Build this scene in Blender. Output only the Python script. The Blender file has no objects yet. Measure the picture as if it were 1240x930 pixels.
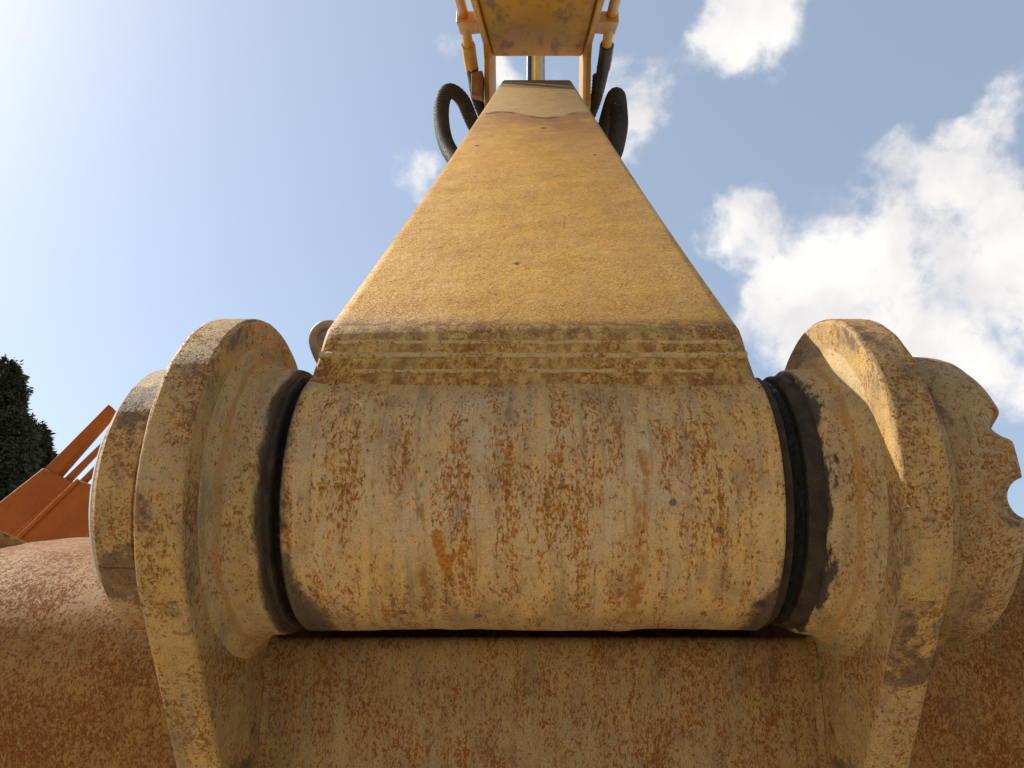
import bpy, bmesh, math, random
from mathutils import Vector, noise as mnoise
random.seed(7)
R = math.radians
sc = bpy.context.scene
col = sc.collection

# ------------------------------------------------------------------ camera
PITCH = R(25.0)
H = 1.10                      # eye height above the ground
cp, sp = math.cos(PITCH), math.sin(PITCH)
cam_d = bpy.data.cameras.new('camera')
cam_d.sensor_width = 36.0
cam_d.lens = 36.0 * 950 / 1240
cam_d.shift_x = -0.025
cam_d.clip_start = 0.02
cam_d.clip_end = 5000
cam = bpy.data.objects.new('camera', cam_d)
cam.location = (0, 0, H)
cam.rotation_euler = (R(90) + PITCH, 0, 0)
col.objects.link(cam)
sc.camera = cam


def W(F, U, X=0.0):
    """point of the machine's working plane (F along 25 deg rise, U square to it) -> world"""
    return Vector((X, F * cp - U * sp, H + F * sp + U * cp))


def DIR(px, py):
    d = W((1.0), (465 - py) / 950.0, (px - 651) / 950.0) - Vector((0, 0, H))
    return d.normalized()


# ------------------------------------------------------------------ sun and sky
sun_dir = (W(1.0, 0.97, -1.38) - Vector((0, 0, H))).normalized()
SUN_EL = math.asin(sun_dir.z)
SUN_AZ = math.atan2(sun_dir.x, sun_dir.y)
sd = bpy.data.lights.new('sun', 'SUN')
sd.energy = 2.6
sd.angle = R(0.53)
sd.color = (1.0, 0.93, 0.82)
so = bpy.data.objects.new('sun', sd)
so.rotation_euler = sun_dir.to_track_quat('Z', 'Y').to_euler()
so.location = (-6, 6, 20)
col.objects.link(so)

sc.view_settings.view_transform = 'Standard'
sc.view_settings.look = 'None'
sc.view_settings.gamma = 1.0
sc.view_settings.exposure = 1.32
sc.view_settings.use_curve_mapping = False
SKY = 0.070


class G:
    """small helper to write node graphs"""
    def __init__(s, nt):
        s.nt = nt

    def node(s, t, **kw):
        n = s.nt.nodes.new(t)
        for k, v in kw.items():
            setattr(n, k, v)
        return n

    def put(s, sock, v):
        if isinstance(v, bpy.types.NodeSocket):
            s.nt.links.new(v, sock)
        elif v is not None:
            if isinstance(v, (tuple, list)) and len(v) == 3 and sock.type == 'RGBA':
                v = (*v, 1)
            sock.default_value = v

    def m(s, op, a, b=None, c=None, clamp=False):
        n = s.node('ShaderNodeMath', operation=op, use_clamp=clamp)
        s.put(n.inputs[0], a)
        if b is not None: s.put(n.inputs[1], b)
        if c is not None: s.put(n.inputs[2], c)
        return n.outputs[0]

    def vm(s, op, a, b=None):
        n = s.node('ShaderNodeVectorMath', operation=op)
        s.put(n.inputs[0], a)
        if b is not None: s.put(n.inputs[1], b)
        return n.outputs['Value'] if op in ('DOT_PRODUCT', 'LENGTH', 'DISTANCE') else n.outputs[0]

    def noise(s, vec, scale, detail=3, rough=0.5, dist=0.0):
        n = s.node('ShaderNodeTexNoise')
        s.put(n.inputs['Vector'], vec)
        n.inputs['Scale'].default_value = scale
        n.inputs['Detail'].default_value = detail
        n.inputs['Roughness'].default_value = rough
        n.inputs['Distortion'].default_value = dist
        return n.outputs[0]

    def voro(s, vec, scale):
        n = s.node('ShaderNodeTexVoronoi')
        s.put(n.inputs['Vector'], vec)
        n.inputs['Scale'].default_value = scale
        return n.outputs['Distance']

    def step(s, v, lo, hi, a=0.0, b=1.0):
        n = s.node('ShaderNodeMapRange', interpolation_type='SMOOTHSTEP')
        s.put(n.inputs[0], v)
        s.put(n.inputs[1], lo); s.put(n.inputs[2], hi)
        s.put(n.inputs[3], a); s.put(n.inputs[4], b)
        return n.outputs[0]

    def mix(s, f, a, b, mode='MIX'):
        n = s.node('ShaderNodeMix', data_type='RGBA', blend_type=mode)
        s.put(n.inputs[0], f)
        s.put(n.inputs[6], a); s.put(n.inputs[7], b)
        return n.outputs[2]

    def comb(s, x, y, z):
        n = s.node('ShaderNodeCombineXYZ')
        s.put(n.inputs[0], x); s.put(n.inputs[1], y); s.put(n.inputs[2], z)
        return n.outputs[0]

    def sep(s, v):
        n = s.node('ShaderNodeSeparateXYZ')
        s.put(n.inputs[0], v)
        return n.outputs

    def mul(s, v, k):
        return s.vm('MULTIPLY', v, k)


world = bpy.data.worlds.new('World')
sc.world = world
world.use_nodes = True
nt = world.node_tree
nt.nodes.clear()
g = G(nt)
out = g.node('ShaderNodeOutputWorld')
bg = g.node('ShaderNodeBackground')
bg.inputs[1].default_value = SKY
sky = g.node('ShaderNodeTexSky', sky_type='NISHITA')
sky.sun_disc = False
sky.sun_elevation = SUN_EL
sky.sun_rotation = SUN_AZ
sky.altitude = 200
sky.air_density = 1.0
sky.dust_density = 1.35
sky.ozone_density = 1.1
tc = g.node('ShaderNodeTexCoord')
d = tc.outputs['Generated']
warp = g.node('ShaderNodeTexNoise')
warp.inputs['Scale'].default_value = 7.0
warp.inputs['Detail'].default_value = 4
nt.links.new(d, warp.inputs['Vector'])
off = g.mul(g.vm('SUBTRACT', warp.outputs['Color'], (0.5, 0.5, 0.5)), (0.10, 0.10, 0.10))
dw = g.vm('NORMALIZE', g.vm('ADD', d, off))
clouds = [  # px, py, radius in px, strength
    (1130, 330, 165, 1.3), (1010, 390, 120, 1.25), (1225, 310, 120, 1.1), (1110, 260, 75, 0.9), (1240, 420, 120, 1.1),
    (1150, 205, 75, 0.62), (1215, 130, 70, 0.6), (1085, 180, 40, .5), (950, 320, 60, .7),
    (880, 262, 62, 0.95), (930, 245, 40, 0.7), (900, 20, 85, 1.0), (860, 60, 45, 0.8), (950, -10, 60, 0.8),
    (768, 120, 60, 0.78), (775, 180, 38, .7), (612, 82, 40, 0.9), (512, 215, 36, 0.75), (690, 88, 30, .3), (535, 60, 30, .35),
    (1500, 250, 220, 1.0), (1700, 600, 260, 1.0), (1000, -300, 180, .9)]
tot = None
for (px, py, r, s) in clouds:
    c = DIR(px, py)
    rad = r / 950.0 / (1 + ((px - 620) ** 2 + (py - 465) ** 2) / 950.0 ** 2)
    dist = g.vm('DISTANCE', dw, tuple(c))
    v = g.m('MULTIPLY', g.step(dist, rad * 1.45, 0.0), s)
    tot = v if tot is None else g.m('ADD', tot, v)
# general scattered cumulus for the rest of the sky, clear on the sun's side
dsun = g.vm('DOT_PRODUCT', d, tuple(sun_dir))
gen = g.step(g.noise(dw, 2.3, 2, 0.5), 0.52, 0.75, 0.0, 0.75)
fwd = DIR(651, 300)
back = g.step(g.vm('DOT_PRODUCT', d, tuple(fwd)), 0.55, 0.1)
tot = g.m('ADD', tot, g.m('MULTIPLY', gen, back))
n1 = g.noise(dw, 9.0, 8, 0.62)
n2 = g.noise(d, 30.0, 5, 0.6)
tex = g.m('ADD', g.m('MULTIPLY', g.m('SUBTRACT', n1, 0.5), 2.9), g.m('MULTIPLY', g.m('SUBTRACT', n2, 0.5), 1.1))
cov = g.step(g.m('ADD', g.m('MINIMUM', tot, 1.05), tex), 0.20, 1.12)
cov = g.m('MULTIPLY', g.m('MULTIPLY', cov, 0.94), g.step(tot, 0.05, 0.35))
shade = g.step(g.noise(dw, 6.0, 5, 0.55), 0.35, 0.65)
ccol = g.mix(shade, (4.7, 4.55, 4.6, 1), (6.3, 6.05, 5.75, 1))
veil = g.mix(0.30, sky.outputs[0], (4.2, 4.75, 5.1, 1))
final = g.mix(cov, veil, ccol)
nt.links.new(final, bg.inputs[0])
nt.links.new(bg.outputs[0], out.inputs[0])


# ------------------------------------------------------------------ materials
def new_mat(name):
    m = bpy.data.materials.new(name)
    m.use_nodes = True
    n = m.node_tree
    n.nodes.clear()
    gg = G(n)
    o = gg.node('ShaderNodeOutputMaterial')
    b = gg.node('ShaderNodeBsdfPrincipled')
    n.links.new(b.outputs[0], o.inputs[0])
    return m, gg, b


def bump(gg, b, h, strength=0.5, dist=0.001):
    n = gg.node('ShaderNodeBump')
    n.inputs['Strength'].default_value = strength
    n.inputs['Distance'].default_value = dist
    gg.put(n.inputs['Height'], h)
    gg.nt.links.new(n.outputs[0], b.inputs['Normal'])


def rusty(name, A, B, r_dark, r_light, cover=0.0, freq=130., st=2.0, grime=0.4, grime_col=(.12, .10, .075),
          seed=0.0, extra=None, rough=0.62, spec=.25, streak=1.0, bstr=0.6, fine=1.0, big=0.5):
    """worn paint over rust: A/B paint tones, rust flecks stretched along v, grime clouds, pale chips"""
    B = (B[0], B[1], B[2] * .92)
    m, gg, b = new_mat(name)
    uvn = gg.node('ShaderNodeUVMap')
    uv = gg.vm('ADD', uvn.outputs[0], (seed * 3.1, seed * 1.7, seed))
    wob = gg.noise(uv, 25, 3)
    s1 = gg.vm('ADD', gg.mul(uv, (1, 1.0 / st, 1)), gg.comb(gg.m('MULTIPLY', wob, .006), 0.0, 0.0))
    big_n = gg.noise(uv, 9, 5, .62)
    paint = gg.mix(gg.step(big_n, .36, .62), A, B)
    mid = gg.noise(s1, 60, 5, .65)
    paint = gg.mix(gg.step(mid, .38, .66, 0.0, .60), paint, tuple(x * k for x, k in zip(A, (.70, .66, .60))))
    yel = gg.noise(gg.vm('ADD', s1, (3.3, 1.2, 0)), 85, 4, .65)
    paint = gg.mix(gg.step(yel, .50, .66, 0.0, .55), paint, tuple(x * k for x, k in zip(B, (1.12, .98, .62))))
    tiny = gg.noise(uv, 620, 3, .65)
    paint = gg.mix(gg.step(tiny, .50, .70, 0.0, .35 * fine), paint, tuple(min(1, x * 1.4) for x in B[:3]))
    paint = gg.mix(gg.step(tiny, .48, .30, 0.0, .45 * fine), paint, tuple(x * .5 for x in A[:3]))
    # rust flecks on two scales
    sa = gg.noise(s1, freq, 7, .70, .4)
    sb = gg.noise(gg.vm('ADD', s1, (1.7, 4.1, 0)), freq * 2.6, 4, .65, .2)
    sp_ = gg.m('ADD', gg.m('MULTIPLY', sa, .50), gg.m('MULTIPLY', sb, .50))
    strk = gg.noise(gg.mul(uv, (1, .09, 1)), 55, 4, .65)
    regional = gg.noise(uv, 14, 4, .6)
    score = gg.m('ADD', sp_, gg.m('MULTIPLY', gg.m('SUBTRACT', strk, .5), .30 * streak))
    score = gg.m('ADD', score, gg.m('MULTIPLY', gg.m('SUBTRACT', regional, .5), big * .7))
    strk2 = gg.noise(gg.mul(gg.vm('ADD', uv, (2.2, .4, 0)), (1, .05, 1)), 95, 3, .6)
    paint = gg.mix(gg.step(strk2, .56, .68, 0.0, .45 * streak), paint, tuple(x * k for x, k in zip(A, (.60, .58, .60))))
    rmask = gg.step(score, .53 - cover, .575 - cover)
    halo = gg.step(score, .46 - cover, .575 - cover, 0.0, .6)
    rc = gg.mix(gg.step(gg.noise(uv, freq * 1.7, 4, .65), .38, .64), r_dark, r_light)
    c = gg.mix(halo, paint, tuple((x * .40 + y * .60) for x, y in zip(A, r_light)))
    c = gg.mix(gg.m('MULTIPLY', rmask, .88), c, rc)
    # grime
    gm = gg.step(gg.m('ADD', gg.noise(gg.mul(uv, (1, .45, 1)), 24, 6, .70), gg.m('MULTIPLY', gg.m('SUBTRACT', big_n, .5), .4)), .50, .68, 0.0, grime)
    c = gg.mix(gm, c, grime_col)
    gm2 = gg.step(gg.noise(gg.vm('ADD', uv, (7.7, 2.2, 0)), 95, 4, .6), .62, .70, 0.0, grime * 1.1)
    c = gg.mix(gm2, c, tuple(x * .7 for x in grime_col))
    # pale chips
    chip = gg.step(gg.noise(uv, 330, 2, .5), .70, .75, 0.0, .7)
    c = gg.mix(chip, c, tuple(min(.8, x * 1.5 + .05) for x in B[:3]))
    hgt = gg.m('ADD', gg.m('MULTIPLY', sp_, -.8), gg.m('MULTIPLY', gg.noise(uv, 380, 5, .75), .7))
    hgt = gg.m('ADD', hgt, gg.m('MULTIPLY', mid, .7))
    rg = gg.m('ADD', rough, gg.m('MULTIPLY', rmask, .3), clamp=True)
    if extra:
        c, hgt, rg = extra(gg, uvn.outputs[0], c, hgt, rg)
    gg.put(b.inputs['Base Color'], c)
    gg.put(b.inputs['Roughness'], rg)
    b.inputs['Specular IOR Level'].default_value = spec
    bump(gg, b, hgt, bstr, .0016)
    return m


def plain(name, A, B, rough=.5, scale=20, metal=0, bs=.2, coord='Object', spec=.5, dist=.002):
    m, gg, b = new_mat(name)
    t = gg.node('ShaderNodeTexCoord')
    v = t.outputs[coord]
    n1 = gg.noise(v, scale, 5, .6)
    n2 = gg.noise(v, scale * 9, 3, .6)
    c = gg.mix(gg.step(n1, .3, .7), A, B)
    c = gg.mix(gg.step(n2, .45, .8, 0, .4), c, tuple(x * .55 for x in A[:3]))
    gg.put(b.inputs['Base Color'], c)
    gg.put(b.inputs['Roughness'], gg.step(n2, .2, .8, max(0, rough - .12), min(1, rough + .12)))
    b.inputs['Metallic'].default_value = metal
    b.inputs['Specular IOR Level'].default_value = spec
    bump(gg, b, gg.m('ADD', n1, n2), bs, dist)
    return m


RD, RL = (.15, .060, .014), (.36, .155, .022)


def seg_dist(gg, uv, a, b_):
    """distance from uv to segment a-b"""
    ax, ay = a; bx, by = b_
    dx, dy = bx - ax, by - ay
    L2 = dx * dx + dy * dy
    p = gg.vm('SUBTRACT', uv, (ax, ay, 0))
    t = gg.m('DIVIDE', gg.vm('DOT_PRODUCT', p, (dx, dy, 0)), L2, clamp=True)
    q = gg.comb(gg.m('MULTIPLY', t, dx), gg.m('MULTIPLY', t, dy), 0.0)
    return gg.vm('DISTANCE', p, q)


def boss_extra(gg, uv, c, h, rg):
    # bright rust scar where the paint was knocked off, two rust runs, dark oil spots, greasy corner
    wob = gg.m('MULTIPLY', gg.m('SUBTRACT', gg.noise(uv, 160, 4, .7), .5), .010)
    d1 = gg.m('ADD', seg_dist(gg, uv, (-.084, -.012), (-.077, -.043)), wob)
    d2 = gg.m('ADD', seg_dist(gg, uv, (-.074, -.038), (-.060, -.022)), wob)
    scar = gg.m('MAXIMUM', gg.step(d1, .0058, .003), gg.step(d2, .0030, .001))
    c = gg.mix(gg.m('MULTIPLY', scar, .9), c, gg.mix(gg.step(gg.noise(uv, 300, 3), .4, .6), (.42, .17, .025), (.30, .10, .015)))
    d3 = gg.m('ADD', seg_dist(gg, uv, (.087, .055), (.079, -.115)), gg.m('MULTIPLY', wob, 1.3))
    run = gg.m('MULTIPLY', gg.step(d3, .0095, .003), gg.step(gg.noise(gg.mul(uv, (1, .4, 1)), 90, 4, .7), .40, .56))
    c = gg.mix(gg.m('MULTIPLY', run, .85), c, (.33, .14, .028))
    d4 = gg.m('ADD', seg_dist(gg, uv, (-.098, .03), (-.094, -.09)), wob)
    run = gg.m('MULTIPLY', gg.step(d4, .005, .002), gg.step(gg.noise(gg.mul(uv, (1, .5, 1)), 80, 4, .7), .44, .56))
    c = gg.mix(gg.m('MULTIPLY', run, .8), c, (.28, .12, .025))
    for (x, y, r) in ((.192, -.083, .0065), (.145, -.10, .004), (.112, .015, .0042), (-.052, -.105, .0045), (.15, -.008, .004), (-.118, -.098, .005)):
        dd = gg.m('ADD', gg.vm('DISTANCE', uv, (x, y, 0)), gg.m('MULTIPLY', wob, .35))
        c = gg.mix(gg.step(dd, r, r * .5, 0, .8), c, (.07, .055, .04))
    sx = gg.sep(uv)
    # brown oily film along the under-side and at the sealed ends
    low = gg.step(gg.m('ADD', sx[1], gg.m('MULTIPLY', gg.noise(uv, 34, 5, .7), .09)), -.030, -.085)
    c = gg.mix(gg.m('MULTIPLY', low, .38), c, (.115, .085, .052))
    e = gg.m('ADD', gg.m('ABSOLUTE', sx[0]), gg.m('MULTIPLY', gg.noise(uv, 45, 5, .7), .040))
    e = gg.m('ADD', e, gg.m('MULTIPLY', gg.step(sx[1], -.02, -.11), .026))
    end = gg.step(e, .2215, .238)
    c = gg.mix(gg.m('MULTIPLY', end, .85), c, (.032, .026, .020))
    rg = gg.m('SUBTRACT', rg, gg.m('MULTIPLY', end, .25))
    return c, h, rg


def arm_extra(gg, uv, c, h, rg):
    s = gg.sep(uv)
    u, v = s[0], s[1]
    nz = gg.noise(uv, 12, 4, .6)
    # brown rubbed zone, then the clean paint beyond a ragged edge
    edge = gg.m('SUBTRACT', gg.m('MULTIPLY', gg.m('COSINE', gg.m('MULTIPLY', gg.m('ADD', u, -.03), 22.0)), .10), -.02)
    vv = gg.m('ADD', gg.m('SUBTRACT', v, 2.06), gg.m('ADD', edge, gg.m('MULTIPLY', nz, .10)))
    brown = gg.m('MULTIPLY', gg.step(vv, -.95, -.05), gg.step(gg.noise(gg.mul(uv, (1, .5, 1)), 7, 4, .6), .25, .6))
    c = gg.mix(gg.m('MULTIPLY', brown, .95), c, gg.mix(gg.noise(uv, 40, 4), (.27, .125, .05), (.36, .20, .09)))
    clean = gg.step(vv, .0, .03)
    c = gg.mix(clean, c, gg.mix(nz, (.50, .35, .16), (.42, .29, .14)))
    line = gg.m('MULTIPLY', gg.step(gg.m('ABSOLUTE', vv), .045, .012), gg.step(gg.noise(uv, 9, 3), .45, .6))
    c = gg.mix(gg.m('MULTIPLY', line, .9), c, (.05, .045, .025))
    far = gg.step(gg.m('ADD', v, gg.m('MULTIPLY', u, .5)), 3.22, 3.30)  # shadow and reflection at the arm's top end, painted as a darker band
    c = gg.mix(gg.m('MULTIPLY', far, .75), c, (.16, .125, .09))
    # scratches
    wv = gg.vm('ADD', uv, gg.mul(gg.comb(nz, nz, 0.0), (.02, .04, 0)))
    for a, b_ in (((-.09, .62), (-.055, .70)), ((.05, .42), (.056, .50)), ((-.12, .30), (-.085, .335)), ((-.15, .85), (-.08, .84)), ((.02, .8), (.06, .86))):
        dd = seg_dist(gg, wv, a, b_)
        c = gg.mix(gg.m('MULTIPLY', gg.step(dd, .0026, .0006, 0, .8), gg.step(gg.noise(uv, 130, 3), .42, .56)), c, (.17, .075, .02))
    for (x, y, r) in ((-.02, .215, .005), (.02, 1.62, .012), (-.14, 1.25, .008), (.13, 1.1, .006)):
        dd = gg.m('ADD', gg.vm('DISTANCE', gg.mul(uv, (1, .55, 1)), (x, y * .55, 0)), gg.m('MULTIPLY', gg.m('SUBTRACT', gg.noise(uv, 200, 3), .5), .006))
        c = gg.mix(gg.step(dd, r, r * .5, 0, .85), c, (.05, .04, .025))
    # long faint scrapes and short nicks
    for k_, (ang, th) in enumerate(((.5, .655), (-.9, .665), (1.3, .66))):
        ca, sa_ = math.cos(ang), math.sin(ang)
        rx = gg.m('ADD', gg.m('MULTIPLY', u, ca), gg.m('MULTIPLY', v, sa_))
        ry = gg.m('SUBTRACT', gg.m('MULTIPLY', v, ca), gg.m('MULTIPLY', u, sa_))
        sn = gg.noise(gg.comb(gg.m('MULTIPLY', rx, .07), ry, 3.3 * k_), 330, 2, .5)
        c = gg.mix(gg.step(sn, th, th + .05, 0, .6), c, (.20, .10, .03))
    # rust crust right above the joint
    foot = gg.step(gg.m('ADD', v, gg.m('MULTIPLY', gg.noise(uv, 60, 5, .7), .03)), .040, .015)
    c = gg.mix(gg.m('MULTIPLY', foot, gg.step(gg.noise(uv, 95, 5, .7), .38, .56, .25, .85)), c, (.125, .065, .022))
    pk = gg.noise(gg.mul(uv, (1, .8, 1)), 130, 4, .6)
    h = gg.m('ADD', h, gg.m('MULTIPLY', pk, 1.1))
    h = gg.m('ADD', h, gg.m('MULTIPLY', gg.noise(uv, 11, 3, .5), 5.0))
    fl = gg.step(gg.noise(gg.vm('ADD', uv, (5.5, .3, 0)), 190, 5, .72, .5), .57, .63)
    near = gg.step(v, 1.3, .2, .25, .75)
    c = gg.mix(gg.m('MULTIPLY', fl, near), c, gg.mix(gg.noise(uv, 60, 2), (.20, .10, .03), (.36, .15, .03)))
    return c, h, rg


def band_extra(gg, uv, c, h, rg):
    s = gg.sep(uv)
    m_ = gg.step(gg.noise(gg.mul(uv, (1, .6, 1)), 85, 6, .72), .43, .60)
    c = gg.mix(gg.m('MULTIPLY', m_, .72), c, gg.mix(gg.noise(uv, 240, 3), (.13, .055, .015), (.27, .12, .025)))
    return c, h, rg


def grease_extra(gg, uv, c, h, rg):
    # black grease smeared over the inner half of the collar
    s = gg.sep(uv)
    right = gg.step(s[0], -.01, .01)
    e = gg.m('SUBTRACT', gg.m('ABSOLUTE', s[0]), gg.m('ADD', .2295, gg.m('MULTIPLY', right, .0090)))
    amp = gg.m('ADD', .018, gg.m('MULTIPLY', right, .062))
    e = gg.m('ADD', e, gg.m('MULTIPLY', gg.m('SUBTRACT', gg.noise(gg.mul(uv, (1, .5, 1)), 46, 6, .72), .5), amp))
    k = gg.step(e, .0065, .0)
    c = gg.mix(gg.m('MULTIPLY', k, .92), c, gg.mix(gg.noise(uv, 200, 3), (.014, .011, .009), (.04, .028, .018)))
    rg = gg.m('SUBTRACT', rg, gg.m('MULTIPLY', k, .2))
    # orange clay run
    run = gg.m('ADD', gg.m('SUBTRACT', gg.m('ABSOLUTE', s[0]), .2655), gg.m('MULTIPLY', gg.m('SUBTRACT', gg.noise(uv, 28, 4), .5), .018))
    c = gg.mix(gg.step(gg.m('ABSOLUTE', run), .0042, .0018, 0, .65), c, (.36, .18, .05))
    return c, h, rg


def stain_extra(gg, uv, c, h, rg):
    # large old stains: dark oily brown and orange clay, plus long thin runs
    w = gg.vm('ADD', uv, (9.3, 4.4, 0))
    k = gg.step(gg.m('ADD', gg.noise(w, 13, 5, .62), gg.m('MULTIPLY', gg.noise(w, 120, 3, .6), .12)), .615, .68)
    c = gg.mix(gg.m('MULTIPLY', k, .72), c, (.085, .052, .036))
    k = gg.step(gg.noise(gg.vm('ADD', uv, (1.3, 8.4, 0)), 10, 5, .62), .585, .68)
    c = gg.mix(gg.m('MULTIPLY', k, .5), c, (.37, .175, .04))
    return c, h, rg


M = {}
M['boss'] = rusty('boss_worn_paint', (.50, .39, .245), (.58, .375, .125), (.14, .053, .012), (.46, .18, .018), cover=.008, freq=195, st=2.3, grime=.5, seed=1, extra=boss_extra, big=.26, streak=1.5, fine=1.5)
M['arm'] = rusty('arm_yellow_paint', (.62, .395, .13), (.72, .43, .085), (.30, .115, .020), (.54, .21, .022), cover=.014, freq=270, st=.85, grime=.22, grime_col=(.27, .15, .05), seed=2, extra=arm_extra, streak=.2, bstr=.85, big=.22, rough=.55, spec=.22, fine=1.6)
M['band'] = rusty('joint_band_rust', (.46, .32, .13), (.54, .36, .12), RD, (.32, .13, .02), cover=.005, freq=170, st=1.3, grime=.45, seed=3, extra=band_extra, streak=.4)
M['weld'] = rusty('weld_metal', (.46, .36, .19), (.54, .41, .20), RD, RL, cover=-.02, freq=220, st=1.0, grime=.3, seed=4)
M['ear'] = rusty('ear_rusty_paint', (.39, .285, .155), (.47, .305, .095), (.11, .048, .015), (.36, .145, .019), cover=.018, freq=180, st=1.3, grime=.6, grime_col=(.13, .10, .075), seed=5, extra=stain_extra, big=.5, streak=.5, fine=1.4)
M['collar'] = rusty('collar_cast_paint', (.41, .32, .19), (.49, .34, .125), (.14, .065, .02), (.38, .16, .025), cover=-.002, freq=180, st=1.6, grime=.55, seed=6, extra=grease_extra, big=.4, streak=.6, fine=1.4)
M['cap'] = rusty('pin_cap_paint', (.41, .30, .165), (.48, .32, .11), (.13, .056, .017), (.35, .145, .022), cover=.012, freq=180, st=1.2, grime=.5, seed=8, extra=stain_extra, big=.5, streak=.3, fine=1.4)
M['nut'] = rusty('lock_ring_paint', (.37, .275, .155), (.43, .295, .11), (.11, .046, .016), (.34, .135, .02), cover=.025, freq=180, st=1.1, grime=.6, seed=9, extra=stain_extra, big=.5, streak=.3, fine=1.4)
M['shell'] = rusty('bucket_shell_rust', (.32, .235, .13), (.38, .26, .11), (.12, .040, .010), (.28, .095, .015), cover=.025, freq=260, st=2.4, grime=.35, seed=10, streak=.7, big=.32, bstr=.5, spec=.15, fine=1.4)
M['shell_heavy'] = rusty('bucket_wing_rust', (.28, .165, .065), (.33, .19, .065), (.11, .034, .008), (.24, .080, .014), cover=.045, freq=210, st=1.8, grime=.2, seed=11, streak=.3, big=.3, bstr=.22, spec=.12)
M['grease'] = plain('black_grease', (.008, .007, .006), (.016, .013, .011), rough=.16, scale=230, bs=1.0, spec=.9, dist=.010)
M['rubber'] = plain('seal_rubber', (.022, .017, .012), (.055, .038, .024), rough=.62, scale=60, bs=.6, spec=.2)
M['hose'] = plain('hose_rubber', (.018, .014, .010), (.045, .033, .02), rough=.75, scale=8, bs=.2, spec=.25)
M['boom'] = plain('boom_orange_paint', (.56, .29, .014), (.46, .22, .012), rough=.5, scale=4, bs=.05, spec=.25)
M['pipe'] = plain('pipe_orange_paint', (.58, .32, .06), (.48, .24, .04), rough=.4, scale=6, bs=.05)
M['steel'] = plain('grey_steel', (.30, .31, .32), (.40, .40, .38), rough=.4, scale=20, bs=.2)
M['lug'] = plain('lug_pale_steel', (.40, .35, .26), (.28, .22, .14), rough=.5, scale=35, bs=.3)
M['yellow'] = plain('rod_yellow', (.60, .38, .04), (.5, .3, .03), rough=.4, scale=5, bs=.05)
M['black'] = plain('black_paint', (.02, .02, .02), (.04, .035, .03), rough=.45, scale=6, bs=.05)
M['orange'] = plain('frame_orange_paint', (.36, .090, .006), (.29, .068, .005), spec=.2, rough=.6, scale=2.5, bs=.05)
M['bark'] = plain('bark', (.06, .04, .025), (.10, .07, .045), rough=.9, scale=6, bs=.8, dist=.02)


def leaf_mat(name, A, B):
    m, gg, b = new_mat(name)
    t = gg.node('ShaderNodeTexCoord')
    n = gg.noise(t.outputs['Object'], .9, 3)
    n2 = gg.noise(t.outputs['Object'], 9, 2)
    c = gg.mix(gg.step(n, .35, .65), A, B)
    c = gg.mix(gg.step(n2, .4, .75, 0, .5), c, (.075, .055, .025))
    gg.put(b.inputs['Base Color'], c)
    b.inputs['Roughness'].default_value = .7
    return m


def boom_dirt():
    m, gg, b = new_mat('boom_dirty_paint')
    t = gg.node('ShaderNodeTexCoord')
    v = gg.mul(t.outputs['Object'], (1, .22, .22))
    n1 = gg.noise(v, 14, 5, .65)
    n2 = gg.noise(t.outputs['Object'], 5, 4, .6)
    c = gg.mix(n2, (.52, .29, .012), (.43, .23, .010))
    c = gg.mix(gg.step(n1, .47, .68, 0, .75), c, (.13, .075, .022))
    c = gg.mix(gg.step(n2, .52, .75, 0, .5), c, (.22, .12, .03))
    gg.put(b.inputs['Base Color'], c)
    b.inputs['Roughness'].default_value = .65
    b.inputs['Specular IOR Level'].default_value = .2
    return m


M['boom_dirty'] = boom_dirt()
M['leaf'] = leaf_mat('cedar_foliage', (.030, .045, .018), (.050, .060, .022))


def ground_mat():
    m, gg, b = new_mat('dry_gravel_yard')
    t = gg.node('ShaderNodeTexCoord')
    v = t.outputs['Object']
    a = gg.noise(v, .35, 5, .6)
    f = gg.noise(v, 30, 5, .65)
    st = gg.voro(v, 38)
    c = gg.mix(gg.step(a, .35, .65), (.47, .38, .26), (.40, .32, .215))
    c = gg.mix(gg.step(f, .4, .75, 0, .5), c, (.30, .25, .18))
    c = gg.mix(gg.step(st, .12, .02, 0, .4), c, (.52, .46, .37))
    gg.put(b.inputs['Base Color'], c)
    b.inputs['Roughness'].default_value = .95
    bump(gg, b, gg.m('ADD', f, st), .6, .02)
    return m


M['ground'] = ground_mat()


# ------------------------------------------------------------------ mesh helpers
def tag(o, label=None, cat=None, group=None, kind=None):
    if label: o['label'] = label
    if cat: o['category'] = cat
    if group: o['group'] = group
    if kind: o['kind'] = kind
    return o


def empty(name, loc):
    o = bpy.data.objects.new(name, None)
    o.location = loc
    o.empty_display_size = .2
    col.objects.link(o)
    return o


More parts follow.
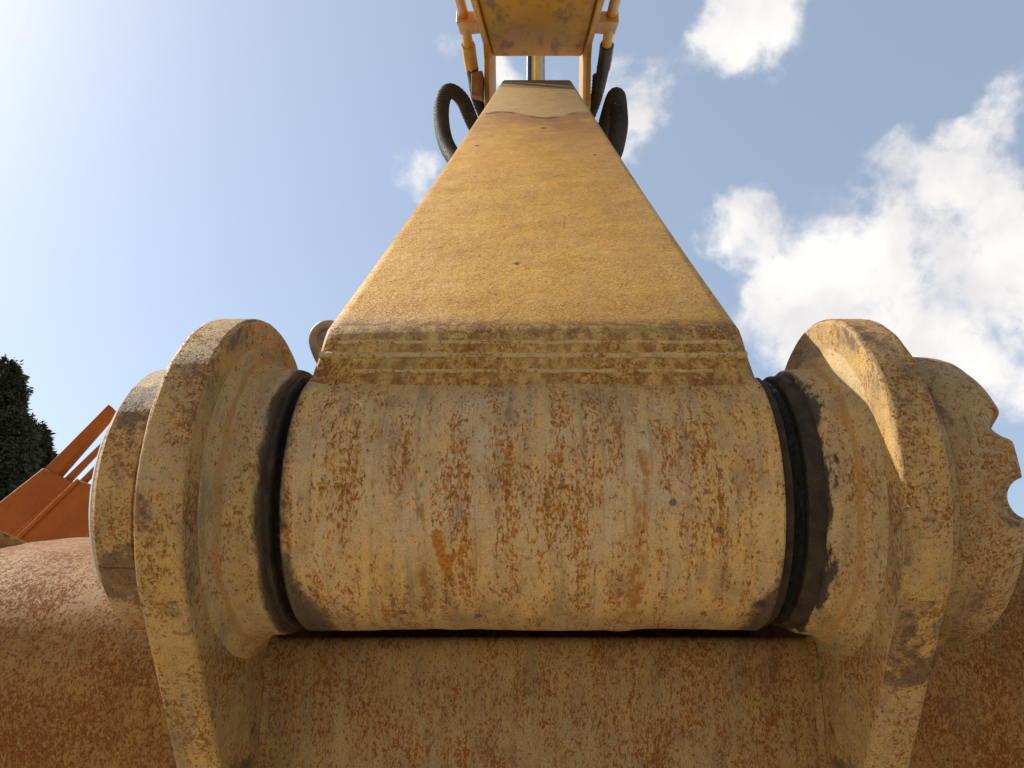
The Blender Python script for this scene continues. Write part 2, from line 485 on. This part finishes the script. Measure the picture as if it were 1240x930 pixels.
def mesh_obj(name, verts, faces, mat, parent=None, uvs=None, sharp=40, bevel=0, origin=None, mats=None, fmat=None):
    """verts in world space; the object's origin sits on its top-level root's origin"""
    o0 = Vector((0, 0, 0))
    p = parent
    while p is not None:
        o0 += p.location
        p = p.parent
    if parent is None and origin is not None:
        o0 = Vector(origin)
    me = bpy.data.meshes.new(name)
    me.from_pydata([tuple(Vector(v) - o0) for v in verts], [], faces)
    for mm in (mats or [mat]):
        me.materials.append(mm)
    if fmat:
        for p_, k in zip(me.polygons, fmat):
            p_.material_index = k
    if uvs is not None:
        lay = me.uv_layers.new(name='UVMap')
        k = 0
        for p_ in me.polygons:
            for li in p_.loop_indices:
                lay.data[li].uv = uvs[k]
                k += 1
    bm = bmesh.new()
    bm.from_mesh(me)
    bmesh.ops.recalc_face_normals(bm, faces=bm.faces)
    for f in bm.faces: f.smooth = True
    lim = R(sharp)
    for e in bm.edges:
        if len(e.link_faces) == 2 and e.calc_face_angle(0) > lim:
            e.smooth = False
    bm.to_mesh(me)
    bm.free()
    o = bpy.data.objects.new(name, me)
    col.objects.link(o)
    if parent is not None:
        o.parent = parent
    elif origin is not None:
        o.location = origin
    if bevel:
        b = o.modifiers.new('bevel', 'BEVEL')
        b.width = bevel
        b.segments = 3
        b.limit_method = 'ANGLE'
        b.angle_limit = R(35)
        b.harden_normals = False
    return o


def lathe(name, prof, mat, parent, C=(.771, -.1126), n=96, t0=-math.pi, t1=math.pi, rfun=None, xfun=None, cap=False, sharp=40, rref=None):
    """prof [(x, r)] turned round the pin axis; angle 0 faces the viewer side, grows upwards"""
    full = abs((t1 - t0) - 2 * math.pi) < 1e-6
    V, Fc, UV = [], [], []
    L = [0.0]
    for a, b in zip(prof, prof[1:]):
        L.append(L[-1] + math.hypot(b[0] - a[0], b[1] - a[1]))
    sgn = 1 if prof[-1][0] >= prof[0][0] else -1
    rmx = max(p[1] for p in prof) if rref is None else rref
    xm = [p[0] + sgn * .7 * (p[1] - rmx) for p in prof]
    rows = n if full else n + 1
    for j in range(rows):
        t = t0 + (t1 - t0) * j / n
        for (x, r) in prof:
            rr = rfun(x, r, t) if rfun else r
            xx = xfun(x, r, t) if xfun else x
            V.append(W(C[0] - rr * math.cos(t), C[1] + rr * math.sin(t), xx))
    m = len(prof)
    for j in range(n):
        j2 = (j + 1) % rows if full else j + 1
        for i in range(m - 1):
            Fc.append((j * m + i, j * m + i + 1, j2 * m + i + 1, j2 * m + i))
            ta, tb = t0 + (t1 - t0) * j / n, t0 + (t1 - t0) * (j + 1) / n
            ra = max(.06, (prof[i][1] + prof[i + 1][1]) / 2)
            rc_ = .125 if rmx > .08 else rmx
            UV += [(xm[i], ta * rc_), (xm[i + 1], ta * rc_), (xm[i + 1], tb * rc_), (xm[i], tb * rc_)]
    if cap:
        for i in (0, m - 1):
            f = [j * m + i for j in range(rows)]
            Fc.append(tuple(f))
            for k in f:
                v = V[k]
                UV.append((v.y, v.z))
    if not full:
        for j in (0, rows - 1):
            f = [j * m + i for i in range(m)]
            Fc.append(tuple(f))
            for k in f:
                UV.append((V[k].x, V[k].z))
    return mesh_obj(name, V, Fc, mat, parent, UV, sharp)


def extrude_x(name, pts, x0, x1, mat, parent, bevel=0, closed=True, sharp=40, origin=None, nx=1):
    """closed outline pts [(F,U)] in the working plane pushed from x0 to x1"""
    n = len(pts)
    V, Fc, UV = [], [], []
    xs = [x0 + (x1 - x0) * i / nx for i in range(nx + 1)]
    for x in xs:
        for (f, u) in pts:
            V.append(W(f, u, x))
    L = [0.0]
    for i in range(n):
        a, b = pts[i], pts[(i + 1) % n]
        L.append(L[-1] + math.hypot(b[0] - a[0], b[1] - a[1]))
    for k in range(nx):
        for i in range(n):
            j = (i + 1) % n
            Fc.append((k * n + i, k * n + j, (k + 1) * n + j, (k + 1) * n + i))
            UV += [(xs[k], -L[i]), (xs[k], -L[i + 1]), (xs[k + 1], -L[i + 1]), (xs[k + 1], -L[i])]
    for k in (0, nx):
        Fc.append(tuple(k * n + i for i in range(n)))
        UV += [(f + 2.0, u) for f, u in pts]
    return mesh_obj(name, V, Fc, mat, parent, UV, sharp, bevel, origin=origin)


def tube(name, path, rad, mat, parent, seg=10, rfun=None, sub=1, caps=True, origin=None, flat=None):
    """round tube along world points (Catmull-Rom when sub > 1)"""
    P = [Vector(p) for p in path]
    if sub > 1:
        Q = []
        for i in range(len(P) - 1):
            p0 = P[max(0, i - 1)]; p1 = P[i]; p2 = P[i + 1]; p3 = P[min(len(P) - 1, i + 2)]
            for k in range(sub):
                t = k / sub
                Q.append(.5 * ((2 * p1) + (p2 - p0) * t + (2 * p0 - 5 * p1 + 4 * p2 - p3) * t * t + (3 * p1 - p0 - 3 * p2 + p3) * t ** 3))
        Q.append(P[-1])
        P = Q
    V, Fc, UV = [], [], []
    d0 = (P[1] - P[0]).normalized()
    up = Vector((0, 0, 1)) if abs(d0.z) < .9 else Vector((1, 0, 0))
    nrm = d0.cross(up).normalized()
    s = 0.0
    S = []
    for i, p in enumerate(P):
        dd = (P[min(i + 1, len(P) - 1)] - P[max(0, i - 1)]).normalized()
        nrm = (nrm - dd * nrm.dot(dd)).normalized()
        bn = dd.cross(nrm)
        if i: s += (p - P[i - 1]).length
        S.append(s)
        for k in range(seg):
            a = 2 * math.pi * k / seg
            r = rfun(s, a) if rfun else rad
            V.append(p + nrm * (r * math.cos(a)) + bn * (r * math.sin(a)))
    for i in range(len(P) - 1):
        for k in range(seg):
            k2 = (k + 1) % seg
            Fc.append((i * seg + k, i * seg + k2, (i + 1) * seg + k2, (i + 1) * seg + k))
            UV += [(S[i], k * rad * .6), (S[i], (k + 1) * rad * .6), (S[i + 1], (k + 1) * rad * .6), (S[i + 1], k * rad * .6)]
    if caps:
        for i in (0, len(P) - 1):
            Fc.append(tuple(i * seg + k for k in range(seg)))
            UV += [(0, 0)] * seg
    return mesh_obj(name, V, Fc, mat, parent, UV, 45, origin=origin)


def hull(name, corners, mat, parent, bevel=0, origin=None):
    """eight corners: bottom loop of four, then top loop of four"""
    f = [(0, 1, 2, 3), (4, 5, 6, 7), (0, 1, 5, 4), (1, 2, 6, 5), (2, 3, 7, 6), (3, 0, 4, 7)]
    V = [Vector(c) for c in corners]
    UV = []
    for ff in f:
        nn = (V[ff[1]] - V[ff[0]]).cross(V[ff[2]] - V[ff[0]])
        ax = max(range(3), key=lambda i: abs(nn[i]))
        for k in ff:
            v = V[k]
            UV.append({0: (v.y, v.z), 1: (v.x, v.z), 2: (v.x, v.y)}[ax])
    return mesh_obj(name, V, f, mat, parent, UV, 35, bevel, origin=origin)


# ------------------------------------------------------------------ the ground
bm = bmesh.new()
bmesh.ops.create_grid(bm, x_segments=2, y_segments=2, size=1500)
me = bpy.data.meshes.new('ground')
bm.to_mesh(me); bm.free()
me.materials.append(M['ground'])
gr = bpy.data.objects.new('ground', me)
col.objects.link(gr)
tag(gr, 'pale dry gravel yard under the excavator', kind='structure')

# ------------------------------------------------------------------ the excavator's front
AX = -.004        # the arm sits a little to the left between the ears
BX = .0045
C0 = (.771, -.1126)
exc = empty('excavator', (0, W(.77, -.11).y, 0))
tag(exc, 'yellow excavator seen up its rusty arm from the bucket pin to the boom', 'excavator')

# ---- arm: box beam with a plane face, foot blended into the round boss
face_dir = Vector((.911, .411)).normalized()
crease = (.7345, .0542)
tip = (4.30, 1.666)
secs = [  # front point, back point, half width
    ((.7192, -.007), (.80, -.03), .2125),
    ((.7212, .0095), (.82, -.02), .2085),
    ((.7222, .0245), (.86, .0), .2030),
    ((.7228, .0370), (.90, .01), .1992),
    ((.7245, .0430), (.92, .015), .1980),
    ((.7285, .0488), (.93, .018), .1972),
    (crease, (.94, .02), .1970)]
NB = len(secs) - 1
for k in range(1, 25):
    t = k / 24
    secs.append(((crease[0] + (tip[0] - crease[0]) * t, crease[1] + (tip[1] - crease[1]) * t),
                 (.94 + (4.62 - .94) * t, .02 + (.98 - .02) * t), .1970 - .0045 * min(1, t * 6)))
V, Fc, UV, FM = [], [], [], []
ch = .017
rng = random.Random(3)
for i, (f, b, hw) in enumerate(secs):
    dv = Vector((b[0] - f[0], b[1] - f[1])).normalized()
    c2 = (f[0] + dv.x * ch, f[1] + dv.y * ch)
    row = [(-hw, c2), (-hw + ch * .35, (f[0] + dv.x * ch * .3, f[1] + dv.y * ch * .3)), (-hw + ch, f), (0, f), (hw - ch, f), (hw - ch * .35, (f[0] + dv.x * ch * .3, f[1] + dv.y * ch * .3)), (hw, c2), (hw, b), (-hw, b)]
    for (x, q) in row:
        j = (rng.random() - .5) * .0008
        V.append(W(q[0] + j, q[1] + j, x + AX))
nr = 9
vlen = [0.0]
for a, b in zip(secs, secs[1:]):
    vlen.append(vlen[-1] + math.hypot(b[0][0] - a[0][0], b[0][1] - a[0][1]))
v0 = vlen[NB]
acr = [0, .012, .0175, .1925, .3675, .373, .385, .7, 1.1, 1.5]
for i in range(len(secs) - 1):
    for k in range(nr):
        k2 = (k + 1) % nr
        Fc.append((i * nr + k, i * nr + k2, (i + 1) * nr + k2, (i + 1) * nr + k))
        ua, ub = acr[k] - .1925, acr[k + 1] - .1925
        UV += [(ua, vlen[i] - v0), (ub, vlen[i] - v0), (ub, vlen[i + 1] - v0), (ua, vlen[i + 1] - v0)]
        FM.append(1 if i < NB else 0)
for i in (0, len(secs) - 1):
    Fc.append(tuple(i * nr + k for k in range(nr)))
    UV += [(0, 0)] * nr
    FM.append(0)
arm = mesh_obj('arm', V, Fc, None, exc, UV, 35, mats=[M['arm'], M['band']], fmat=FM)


def boss_r(x, r, t):
    w = .0009 * math.sin(x * 31 + 1) + .0006 * mnoise.noise(Vector((x * 40, t * 4, 3)))
    if -.092 < x < -.066: w += .0011 * math.sin((x + .092) / .026 * math.pi)
    if .062 < x < .094: w += .0016 * math.sin((x - .062) / .032 * math.pi)
    return r + w


prof = [(-.210, .060), (-.210, .112), (-.2095, .1215), (-.2075, .1229)]
prof += [(-.20 + .4 * i / 60, .123) for i in range(61)]
prof += [(.2075, .1229), (.2095, .1215), (.210, .112), (.210, .060)]
boss = lathe('boss', [(x + AX, r) for x, r in prof], M['boss'], arm, n=160, rfun=boss_r, sharp=30)
tag(boss, 'rust-streaked round boss at the foot of the arm')


def bead(path, rad, seed_):
    rr = random.Random(seed_)
    ph = rr.random() * 6

    def rf(s, a):
        return rad * (1 + .16 * abs(math.sin(s * 520 + ph)) + .35 * mnoise.noise(Vector((s * 60, a, seed_))) + .25 * mnoise.noise(Vector((s * 9, seed_, 0))))
    return tube('weld_bead', path, rad, M['weld'], arm, seg=8, rfun=rf)


def bead_line(f, u, hw, rad, seed_):
    n_ = 220
    pts = []
    for i in range(n_ + 1):
        x = -hw + 2 * hw * i / n_
        w1 = .0008 * mnoise.noise(Vector((x * 30, seed_, 1)))
        pts.append(W(f, u + w1, x + AX))
    bead(pts, rad, seed_)


bead_line(.7246, .0265, .197, .0034, 21)
bead_line(.7237, .0120, .165, .0028, 22)
bead_line(.7226, -.0030, .172, .0028, 23)
bead_line(.7258, .0385, .180, .0028, 24)

# pale link lug peeping out beside the arm
nl = 32


def lug_ring(f0, f1, cx, cu, ro, ri, mat):
    V, Fc, UV = [], [], []
    for f in (f0, f1):
        for k in range(nl):
            a = 2 * math.pi * k / nl
            stretch = 1 + .75 * max(0, -math.sin(a)) ** 2
            V.append(W(f, cu + ro * stretch * math.sin(a), cx + ro * math.cos(a) * 1.0))
        for k in range(nl):
            a = 2 * math.pi * k / nl
            V.append(W(f, cu + ri * math.sin(a), cx + ri * math.cos(a)))
    for k in range(nl):
        k2 = (k + 1) % nl
        Fc += [(k, k2, nl + k2, nl + k), (2 * nl + k, 2 * nl + k2, 3 * nl + k2, 3 * nl + k),
               (k, k2, 2 * nl + k2, 2 * nl + k), (nl + k, nl + k2, 3 * nl + k2, 3 * nl + k)]
    return mesh_obj('link_lug', V, Fc, mat, arm, [(0, 0)] * (4 * len(Fc)), 40, .004)


lug_ring(.845, .90, -.2265, .0480, .0215, .0105, M['lug'])
# ---- seals: dust ring, grease groove, wear ring
for s, xa, xb in ((-1, .210 - AX, .2275), (1, .210 + AX, .2400)):
    nm = 'dust_ring'
    w = xb - xa

    def jag(x, r, t, s=s):
        return r + .0014 * mnoise.noise(Vector((x * 200, t * 9, 5 + s))) + .0014 * mnoise.noise(Vector((x * 600, t * 40, s))) + .0008 * mnoise.noise(Vector((x * 1100, t * 85, s)))
    if s > 0:
        lathe('dust_ring', [(s * (xa - .003), .104), (s * (xa - .001), .1180), (s * (xa + w * .22), .1186), (s * (xa + w * .27), .108)], M['rubber'], exc, n=96, rfun=jag)
        ga, gb = .23, .62
    else:
        ga, gb = -.12, .70
    gp = [(s * (xa + w * (ga + (gb - ga) * i / 10)), .1085 + .0065 * math.sin(math.pi * i / 10)) for i in range(11)]
    lathe('grease', gp, M['grease'], exc, n=420, rfun=jag, sharp=80)
    lathe('wear_ring', [(s * (xa + w * .58), .106), (s * (xa + w * .60), .1175), (s * (xa + w * .70), .1200), (s * (xb + .001), .1210), (s * (xb + .004), .11)], M['rubber'], exc, n=200, rfun=jag)

# ---- bucket
shell_out = [(1.42, -.30), (1.25, -.245), (1.12, -.224), (1.05, -.2155), (1.0, -.2085), (.95, -.2045), (.91, -.2080), (.875, -.2160), (.845, -.2275), (.82, -.2420), (.80, -.2600),
             (.785, -.2810), (.774, -.3040), (.766, -.3350), (.760, -.3710), (.7555, -.4200), (.755, -.50), (.77, -.62), (.81, -.75), (.88, -.88), (.99, -1.0), (1.14, -1.09), (1.33, -1.14), (1.55, -1.15)]


def offset(pts, dd):
    res = []
    for i, p in enumerate(pts):
        a = pts[max(0, i - 1)]; b = pts[min(len(pts) - 1, i + 1)]
        tx, ty = b[0] - a[0], b[1] - a[1]
        l = math.hypot(tx, ty)
        res.append((p[0] - ty / l * dd, p[1] + tx / l * dd))
    return res


def smooth_poly(pts, sub=4):
    Q = []
    P = [Vector((a, b, 0)) for a, b in pts]
    for i in range(len(P) - 1):
        p0 = P[max(0, i - 1)]; p1 = P[i]; p2 = P[i + 1]; p3 = P[min(len(P) - 1, i + 2)]
        for k in range(sub):
            t = k / sub
            q = .5 * ((2 * p1) + (p2 - p0) * t + (2 * p0 - 5 * p1 + 4 * p2 - p3) * t * t + (3 * p1 - p0 - 3 * p2 + p3) * t ** 3)
            Q.append((q.x, q.y))
    Q.append(pts[-1])
    return Q


so_ = smooth_poly(shell_out, 10)
si_ = offset(so_, .022)
if True:   # make sure the inner skin lies inside the bucket
    if si_[110][0] < so_[110][0]:
        si_ = offset(so_, -.022)
EI, EO = .2745, .3125
buck = empty('bucket', (0, 0, 0))
buck.parent = exc
tag(buck, 'rusty bucket hanging from the arm pin')
ring = so_ + si_[::-1]
mid_out = [(1.10, -.46), (1.0, -.392), (.92, -.335), (.865, -.297), (.835, -.275), (.815, -.2635), (.803, -.2590), (.795, -.2600), (.788, -.2680), (.781, -.2840), (.774, -.3060), (.766, -.3350), (.760, -.3710),
           (.7555, -.4200), (.755, -.50), (.77, -.62), (.81, -.75), (.88, -.88), (.99, -1.0)]
mo_ = smooth_poly(mid_out, 6)
mi_ = offset(mo_, .02)
if mi_[66][0] < mo_[66][0]:
    mi_ = offset(mo_, -.02)
extrude_x('shell_plate', mo_ + mi_[::-1], -EI + BX - .01, EI + BX + .01, M['shell'], buck, sharp=50)
extrude_x('sun_block_plate', [(1.09, -.47), (.985, -.21), (.965, -.06), (.985, -.06), (1.005, -.21), (1.11, -.47)], -EI + BX - .008, EI + BX + .008, M['shell_heavy'], buck)  # unseen plate between the ears, added behind the boss to block stray sun
extrude_x('wing_plate', ring, -.705, -EO + BX + .01, M['shell_heavy'], buck, sharp=50)
extrude_x('wing_plate', ring, EO + BX - .01, .705, M['shell_heavy'], buck, sharp=50)
# side plates stand a little proud of the shell
sp_out = offset(so_, .026 if si_[110][0] < so_[110][0] else -.026)
sp_out = offset(so_, -.026)
if sp_out[110][0] > so_[110][0]:
    sp_out = offset(so_, .026)
sp_out = [(f, u if f < 1.0 or u < -.5 else u - .042 * min(1, (f - 1.0) / .12) ** 1.5) for f, u in sp_out]
side = sp_out + [(1.62, -1.12), (1.60, -.6)]
extrude_x('side_plate', side, -.735, -.7055, M['ear'], buck, bevel=.004)
extrude_x('side_plate', side, .7055, .735, M['ear'], buck, bevel=.004)
# cutting edge and teeth at the far lip
extrude_x('cutting_edge', [(1.5, -1.165), (1.78, -1.155), (1.78, -1.13), (1.5, -1.115)], -.74, .74, M['ear'], buck)
for i in range(5):
    x = -.62 + .31 * i
    hull('tooth', [W(1.74, -1.17, x - .05), W(1.74, -1.17, x + .05), W(1.74, -1.10, x + .05), W(1.74, -1.10, x - .05),
                   W(1.98, -1.15, x - .03), W(1.98, -1.15, x + .03), W(1.98, -1.135, x + .03), W(1.98, -1.135, x - .03)], M['ear'], buck, .005)

# ears
Re = .176
ear = []
a0 = R(198)            # tangent point of the front edge, angles from +F
cx_, cy_ = C0
for k in range(91):
    a = R(198) + (R(15) - R(198)) * k / 90
    rj = Re + .0007 * mnoise.noise(Vector((a * 9, 1, 0))) + .0005 * mnoise.noise(Vector((a * 30, 5, 0)))
    ear.append((cx_ + rj * math.cos(a), cy_ + rj * math.sin(a)))
ear += [(1.06, -.13), (1.09, -.30), (.98, -.52), (.80, -.60), (.762, -.585)]  # hidden rear corner drawn out wider to close a sun leak
fr = ear[0]
for (f, u) in ((.742, -.52), (.712, -.44), (.668, -.330)):
    ear.append((f, u))
for s in (-1, 1):
    x0, x1 = s * EI + BX, s * EO + BX
    e = extrude_x('ear', ear, min(x0, x1), max(x0, x1), M['ear'], buck, bevel=.0045, sharp=28)
    # collar: turned end, concave cast fillet into the ear's inner face
    xe = -.2275 if s < 0 else .2400
    wl = abs(x0 - xe)
    pr = [(xe, .075), (xe, .121), (xe + s * .0025, .1255), (xe + s * wl * .30, .1275)]
    for i in range(9):
        t = i / 8
        pr.append((xe + s * wl * (.34 + .66 * t) + s * .002, .1278 + .034 * (1 - math.sqrt(max(0, 1 - (t * .97) ** 2)))))
    if s > 0:
        pr = pr
    lathe('collar', pr, M['collar'], buck, n=128, sharp=50, rref=.1275,
          rfun=lambda x, r, t: r + .0012 * mnoise.noise(Vector((x * 60, t * 5, 2))))

for s in (-1, 1):
    pth = [W(f, u, s * (EI - .001) + BX) for f, u in mo_[40:100]]
    o_ = tube('weld_fillet', pth, .0055, M['shell'], buck, seg=8,
              rfun=lambda q, a, s=s: .0055 + .0012 * mnoise.noise(Vector((q * 40, a, s))))

# left pin cap: clamp ring in two halves, pin end behind it
cl = -(EO) + BX
pr = [(cl + .001, .120), (cl - .001, .1275), (cl - .0235, .1280), (cl - .0245, .1262), (cl - .0255, .1280), (cl - .056, .1270), (cl - .0615, .1215), (cl - .0625, .09)]
lathe('pin_cap', pr, M['cap'], buck, n=80, t0=R(-18), t1=R(200), sharp=35)
pr2 = [(cl + .001, .110), (cl - .001, .1265), (cl - .0235, .1265), (cl - .0245, .1255), (cl - .0255, .1262), (cl - .057, .1255), (cl - .0615, .120), (cl - .0625, .09)]
lathe('pin_cap', pr2, M['cap'], buck, n=50, t0=R(-158), t1=R(-18.8), sharp=35)
lathe('pin_end', [(cl - .05, .112), (cl - .068, .112), (cl - .0715, .108), (cl - .072, .001)], M['steel'], buck, n=64)
# the pin itself, through boss and ears
lathe('pin', [(cl - .05, .001), (cl - .05, .055), (.33, .055), (.33, .001)], M['steel'], exc, n=32)

# right: scalloped lock ring with bolts
cr = EO + BX


NOTCH = [38, 8.5, 158, -172]


def scal(x, r, t):
    # round scallops bitten out of the outer rim, lobes left between them
    if x < cr + .040: return x
    k = (x - cr - .040) / .036
    dn = 1e9
    for i_, tn in enumerate(NOTCH):
        dlt = abs((t - R(tn) + math.pi) % (2 * math.pi) - math.pi)
        dn = min(dn, dlt)
    q = dn / R(8.0)
    cut = .0
    if q < 1: cut = .0145 * (1 - q * q) ** .75
    return x - cut * min(1, k * 1.15)


pr = [(cr - .001, .125), (cr + .001, .1385), (cr + .022, .1395), (cr + .0235, .1385), (cr + .025, .1395)]
pr += [(cr + .040 + .012 * i / 4, .1395) for i in range(5)]
pr += [(cr + .052 + .036 * math.sin(R(90 * i / 8)), .1395 - .024 * (1 - math.cos(R(90 * i / 8)))) for i in range(1, 9)]
pr += [(cr + .088, .06), (cr + .088, .001)]
lathe('lock_ring', pr, M['nut'], buck, n=720, sharp=40, xfun=scal,
      rfun=lambda x, r, t: r + .0012 * mnoise.noise(Vector((x * 50, t * 6, 9))))

# ---- boom overhead
boom_prof = [(4.62, 1.93), (4.50, 1.905), (4.2, 1.845), (3.43, 1.685), (2.3, 1.44), (.9, 1.16), (-.8, .55), (-2.4, -.25),
             (-2.7, .1), (-2.2, .9), (-.6, 1.75), (1.2, 2.25), (3.0, 2.45), (4.4, 2.40), (4.75, 2.2)]
boom = extrude_x('boom', boom_prof, -.262, .262, M['boom_dirty'], exc, bevel=.01)
tag(boom, 'orange-yellow boom underside overhead, streaked with dirt')
for s in (-1, 1):
    fp = [(4.30, 1.52), (4.42, 1.50), (4.9, 1.62), (5.0, 1.9), (4.9, 2.35), (4.3, 2.5), (3.0, 2.48), (.9, 2.2), (.9, 1.13), (2.3, 1.415), (3.43, 1.66), (3.95, 1.765), (4.16, 1.80), (4.24, 1.76)]
    extrude_x('boom_side_plate', fp, min(s * .264, s * .290), max(s * .264, s * .290), M['boom'], boom, bevel=.004)
    # hard line along the boom's flank with a clamp
    pth = [W(.9, 1.24, s * .365), W(2.3, 1.52, s * .365), W(3.43, 1.752, s * .362), W(3.9, 1.80, s * .362), W(4.15, 1.74, s * .36)]
    tube('hydraulic_pipe', pth, .026, M['pipe'], boom, seg=14, sub=4)
    hull('pipe_clamp', [W(3.80, 1.755, s * .292), W(4.00, 1.785, s * .292), W(4.02, 1.845, s * .292), W(3.82, 1.815, s * .292),
                        W(3.80, 1.75, s * .395), W(4.00, 1.78, s * .395), W(4.02, 1.85, s * .395), W(3.82, 1.82, s * .395)], M['pipe'], boom, .006)
    tube('pipe_union', [W(4.08, 1.765, s * .361), W(4.17, 1.735, s * .36), W(4.24, 1.70, s * .355)], .037, M['pipe'] if s < 0 else M['black'], boom, seg=8)
    tube('pipe_union', [W(4.22, 1.71, s * .356), W(4.27, 1.66, s * .345), W(4.30, 1.60, s * .33)], .034, M['black'], boom, seg=12)

hull('hose_bracket', [W(4.16, 1.52, -.295), W(4.34, 1.56, -.295), W(4.36, 1.70, -.295), W(4.2, 1.68, -.295),
                      W(4.16, 1.53, -.355), W(4.32, 1.57, -.355), W(4.34, 1.69, -.355), W(4.2, 1.67, -.355)], M['shell_heavy'], boom, .006)

# ---- corrugated hoses looping from the boom to the arm


def hose(px, rad):
    path = [W(f, (465 - y) / 950.0 * f, (x - 651) / 950.0 * f) for x, y, f in px]

    def rf(s, a):
        return rad * (1 + .04 * math.sin(s * 2 * math.pi / .022) + .03 * mnoise.noise(Vector((s * 6, 0, rad * 99))))
    return tube('hydraulic_hose', path, rad, M['hose'], exc, seg=12, sub=40, rfun=rf)


hose([(590, 180, 4.25), (573, 150, 4.1), (560, 121, 3.95), (545, 110, 3.85), (536, 122, 3.75), (535, 150, 3.65), (543, 180, 3.5), (568, 215, 3.3)], .036)
hose([(724, 185, 4.25), (737, 140, 4.1), (743, 121, 3.97), (747, 117, 3.85), (749, 131, 3.75), (749, 155, 3.62), (742, 185, 3.45), (725, 215, 3.3)], .042)
hose([(574, 98, 4.3), (578, 120, 4.4), (590, 150, 4.5)], .032)
hose([(725, 92, 4.3), (722, 118, 4.4), (710, 150, 4.5)], .034)

# ---- bucket cylinder seen through the fork
tube('cylinder_barrel', [W(5.2, 1.75, -.005), W(5.6, 2.45, -.005)], .034, M['yellow'], exc, seg=16)
tube('feed_pipe', [W(5.2, 1.75, -.058), W(5.6, 2.45, -.058)], .018, M['black'], exc, seg=10)
tube('feed_pipe', [W(5.2, 1.75, .042), W(5.6, 2.45, .042)], .010, M['steel'], exc, seg=10)

# ------------------------------------------------------------------ orange steel frame behind the bucket


def PX(px, py, Y):
    dd = DIR(px, py)
    t = Y / dd.y
    return Vector((dd.x * t, Y, H + dd.z * t))


fb = PX(-60, 660, 6.6)
frame = empty('steel_frame', (fb.x, fb.y, 0))
tag(frame, 'orange steel frame of sloping box beams and bars behind the bucket', 'steel frame')


def beam(name, quad, Y, th, mat=None, bevel=.012):
    q = [PX(x, y, Y) for x, y in quad]
    back = [p + Vector((0, th, 0)) for p in q]
    return hull(name, q + back, mat or M['orange'], frame, bevel)


def down(p, q, z):
    """extend line p->q to height z"""
    t = (z - p.z) / (q.z - p.z)
    return p + (q - p) * t


# rear box beam, running down to the ground on the left
a1, a2, b1, b2 = PX(52, 566, 7.4), PX(0, 607, 7.4), PX(88, 583, 7.4), PX(28, 634, 7.4)
g1, g2 = down(a1, a2, .02), down(b1, b2, .02)
bk = Vector((0, .22, 0))
hull('beam', [a1, b1, g2, g1, a1 + bk, b1 + bk, g2 + bk, g1 + bk], M['orange'], frame, .015)
a1, a2, b1, b2 = PX(93, 580, 6.6), PX(38, 633, 6.6), PX(150, 600, 6.6), PX(120, 664, 6.6)
dz = a2 - a1
g1 = down(a1, a2, .02)
g2 = down(b1, b1 + dz, .02)
bk = Vector((0, .25, 0))
hull('beam', [a1, b1, g2, g1, a1 + bk, b1 + bk, g2 + bk, g1 + bk], M['orange'], frame, .015)
beam('bar', [(48, 573), (68, 577), (138, 497), (131, 489)], 7.42, .10)
beam('bar', [(76, 580), (82, 585), (128, 537), (125, 533)], 7.45, .05)
beam('bar', [(92, 585), (99, 588), (128, 556), (125, 552)], 6.7, .05)
# flange along the front beam's top edge
p, q = PX(93, 579, 6.58), PX(38, 632, 6.58)
g1 = down(p, q, .02)
off_ = Vector((.025, 0, -.03))
bk = Vector((0, .29, 0))
hull('flange', [p, p + off_, g1 + off_, g1, p + bk, p + off_ + bk, g1 + off_ + bk, g1 + bk], M['orange'], frame, .006)

# ------------------------------------------------------------------ conifers on the left


def conifer(px, py, Y, rad, seed_, label):
    rr = random.Random(seed_)
    top = PX(px, py, Y)
    base = Vector((top.x, top.y, 0))
    h = top.z
    root = empty('conifer_tree', base)
    tag(root, label, 'tree', 'conifers beyond the yard')
    tube('trunk', [base, base + Vector((.05, 0, h * .5)), base + Vector((0, 0, h * .97))], .18, M['bark'], root, seg=8, sub=4,
         rfun=lambda s, a: .03 + .17 * max(0, 1 - s / h))
    V, Fc = [], []
    nb = 330
    for i in range(nb):
        t = ((i + rr.random()) / nb) ** .75
        z = h * (.12 + .88 * t)
        L = rad * (1 - t) ** .78 * (.62 + .5 * rr.random()) + .15
        az = i * 2.39996 + rr.random() * .6
        dirv = Vector((math.cos(az), math.sin(az), .16 - .34 * (1 - t)))
        p0 = base + Vector((0, 0, z))
        side_ = Vector((-math.sin(az), math.cos(az), 0))
        hi = t > .42
        ns = int((60 + 210 * L) if hi else (20 + 40 * L))
        for k in range(ns):
            s = .25 + .75 * rr.random() ** .6
            p_ = p0 + dirv * (L * s) + side_ * (rr.gauss(0, .15) * L * (1.15 - s * .5)) + Vector((0, 0, rr.gauss(-.06, .10)))
            w = rr.uniform(.018, .042) if hi else .1
            l_ = rr.uniform(.09, .20) if hi else .3
            ax = (dirv + Vector((rr.gauss(0, .5), rr.gauss(0, .5), rr.gauss(-.35, .4)))).normalized()
            sd_ = ax.cross(Vector((rr.gauss(0, 1), rr.gauss(0, 1), rr.gauss(0, 1)))).normalized()
            b0 = len(V)
            V += [p_ - sd_ * w * .5, p_ + ax * l_ * .5 - sd_ * w, p_ + ax * l_, p_ + ax * l_ * .5 + sd_ * w]
            Fc.append((b0, b0 + 1, b0 + 2, b0 + 3))
    me_o = mesh_obj('crown', V, Fc, M['leaf'], root, None, 180)
    return root


conifer(12, 440, 22.0, 3.5, 11, 'tall dark conifer at the left edge of the view')
conifer(46, 516, 24.0, 2.9, 12, 'lower dark conifer right beside the tall one')
conifer(-70, 455, 25.0, 3.6, 13, 'dark conifer at the far left, mostly out of view')
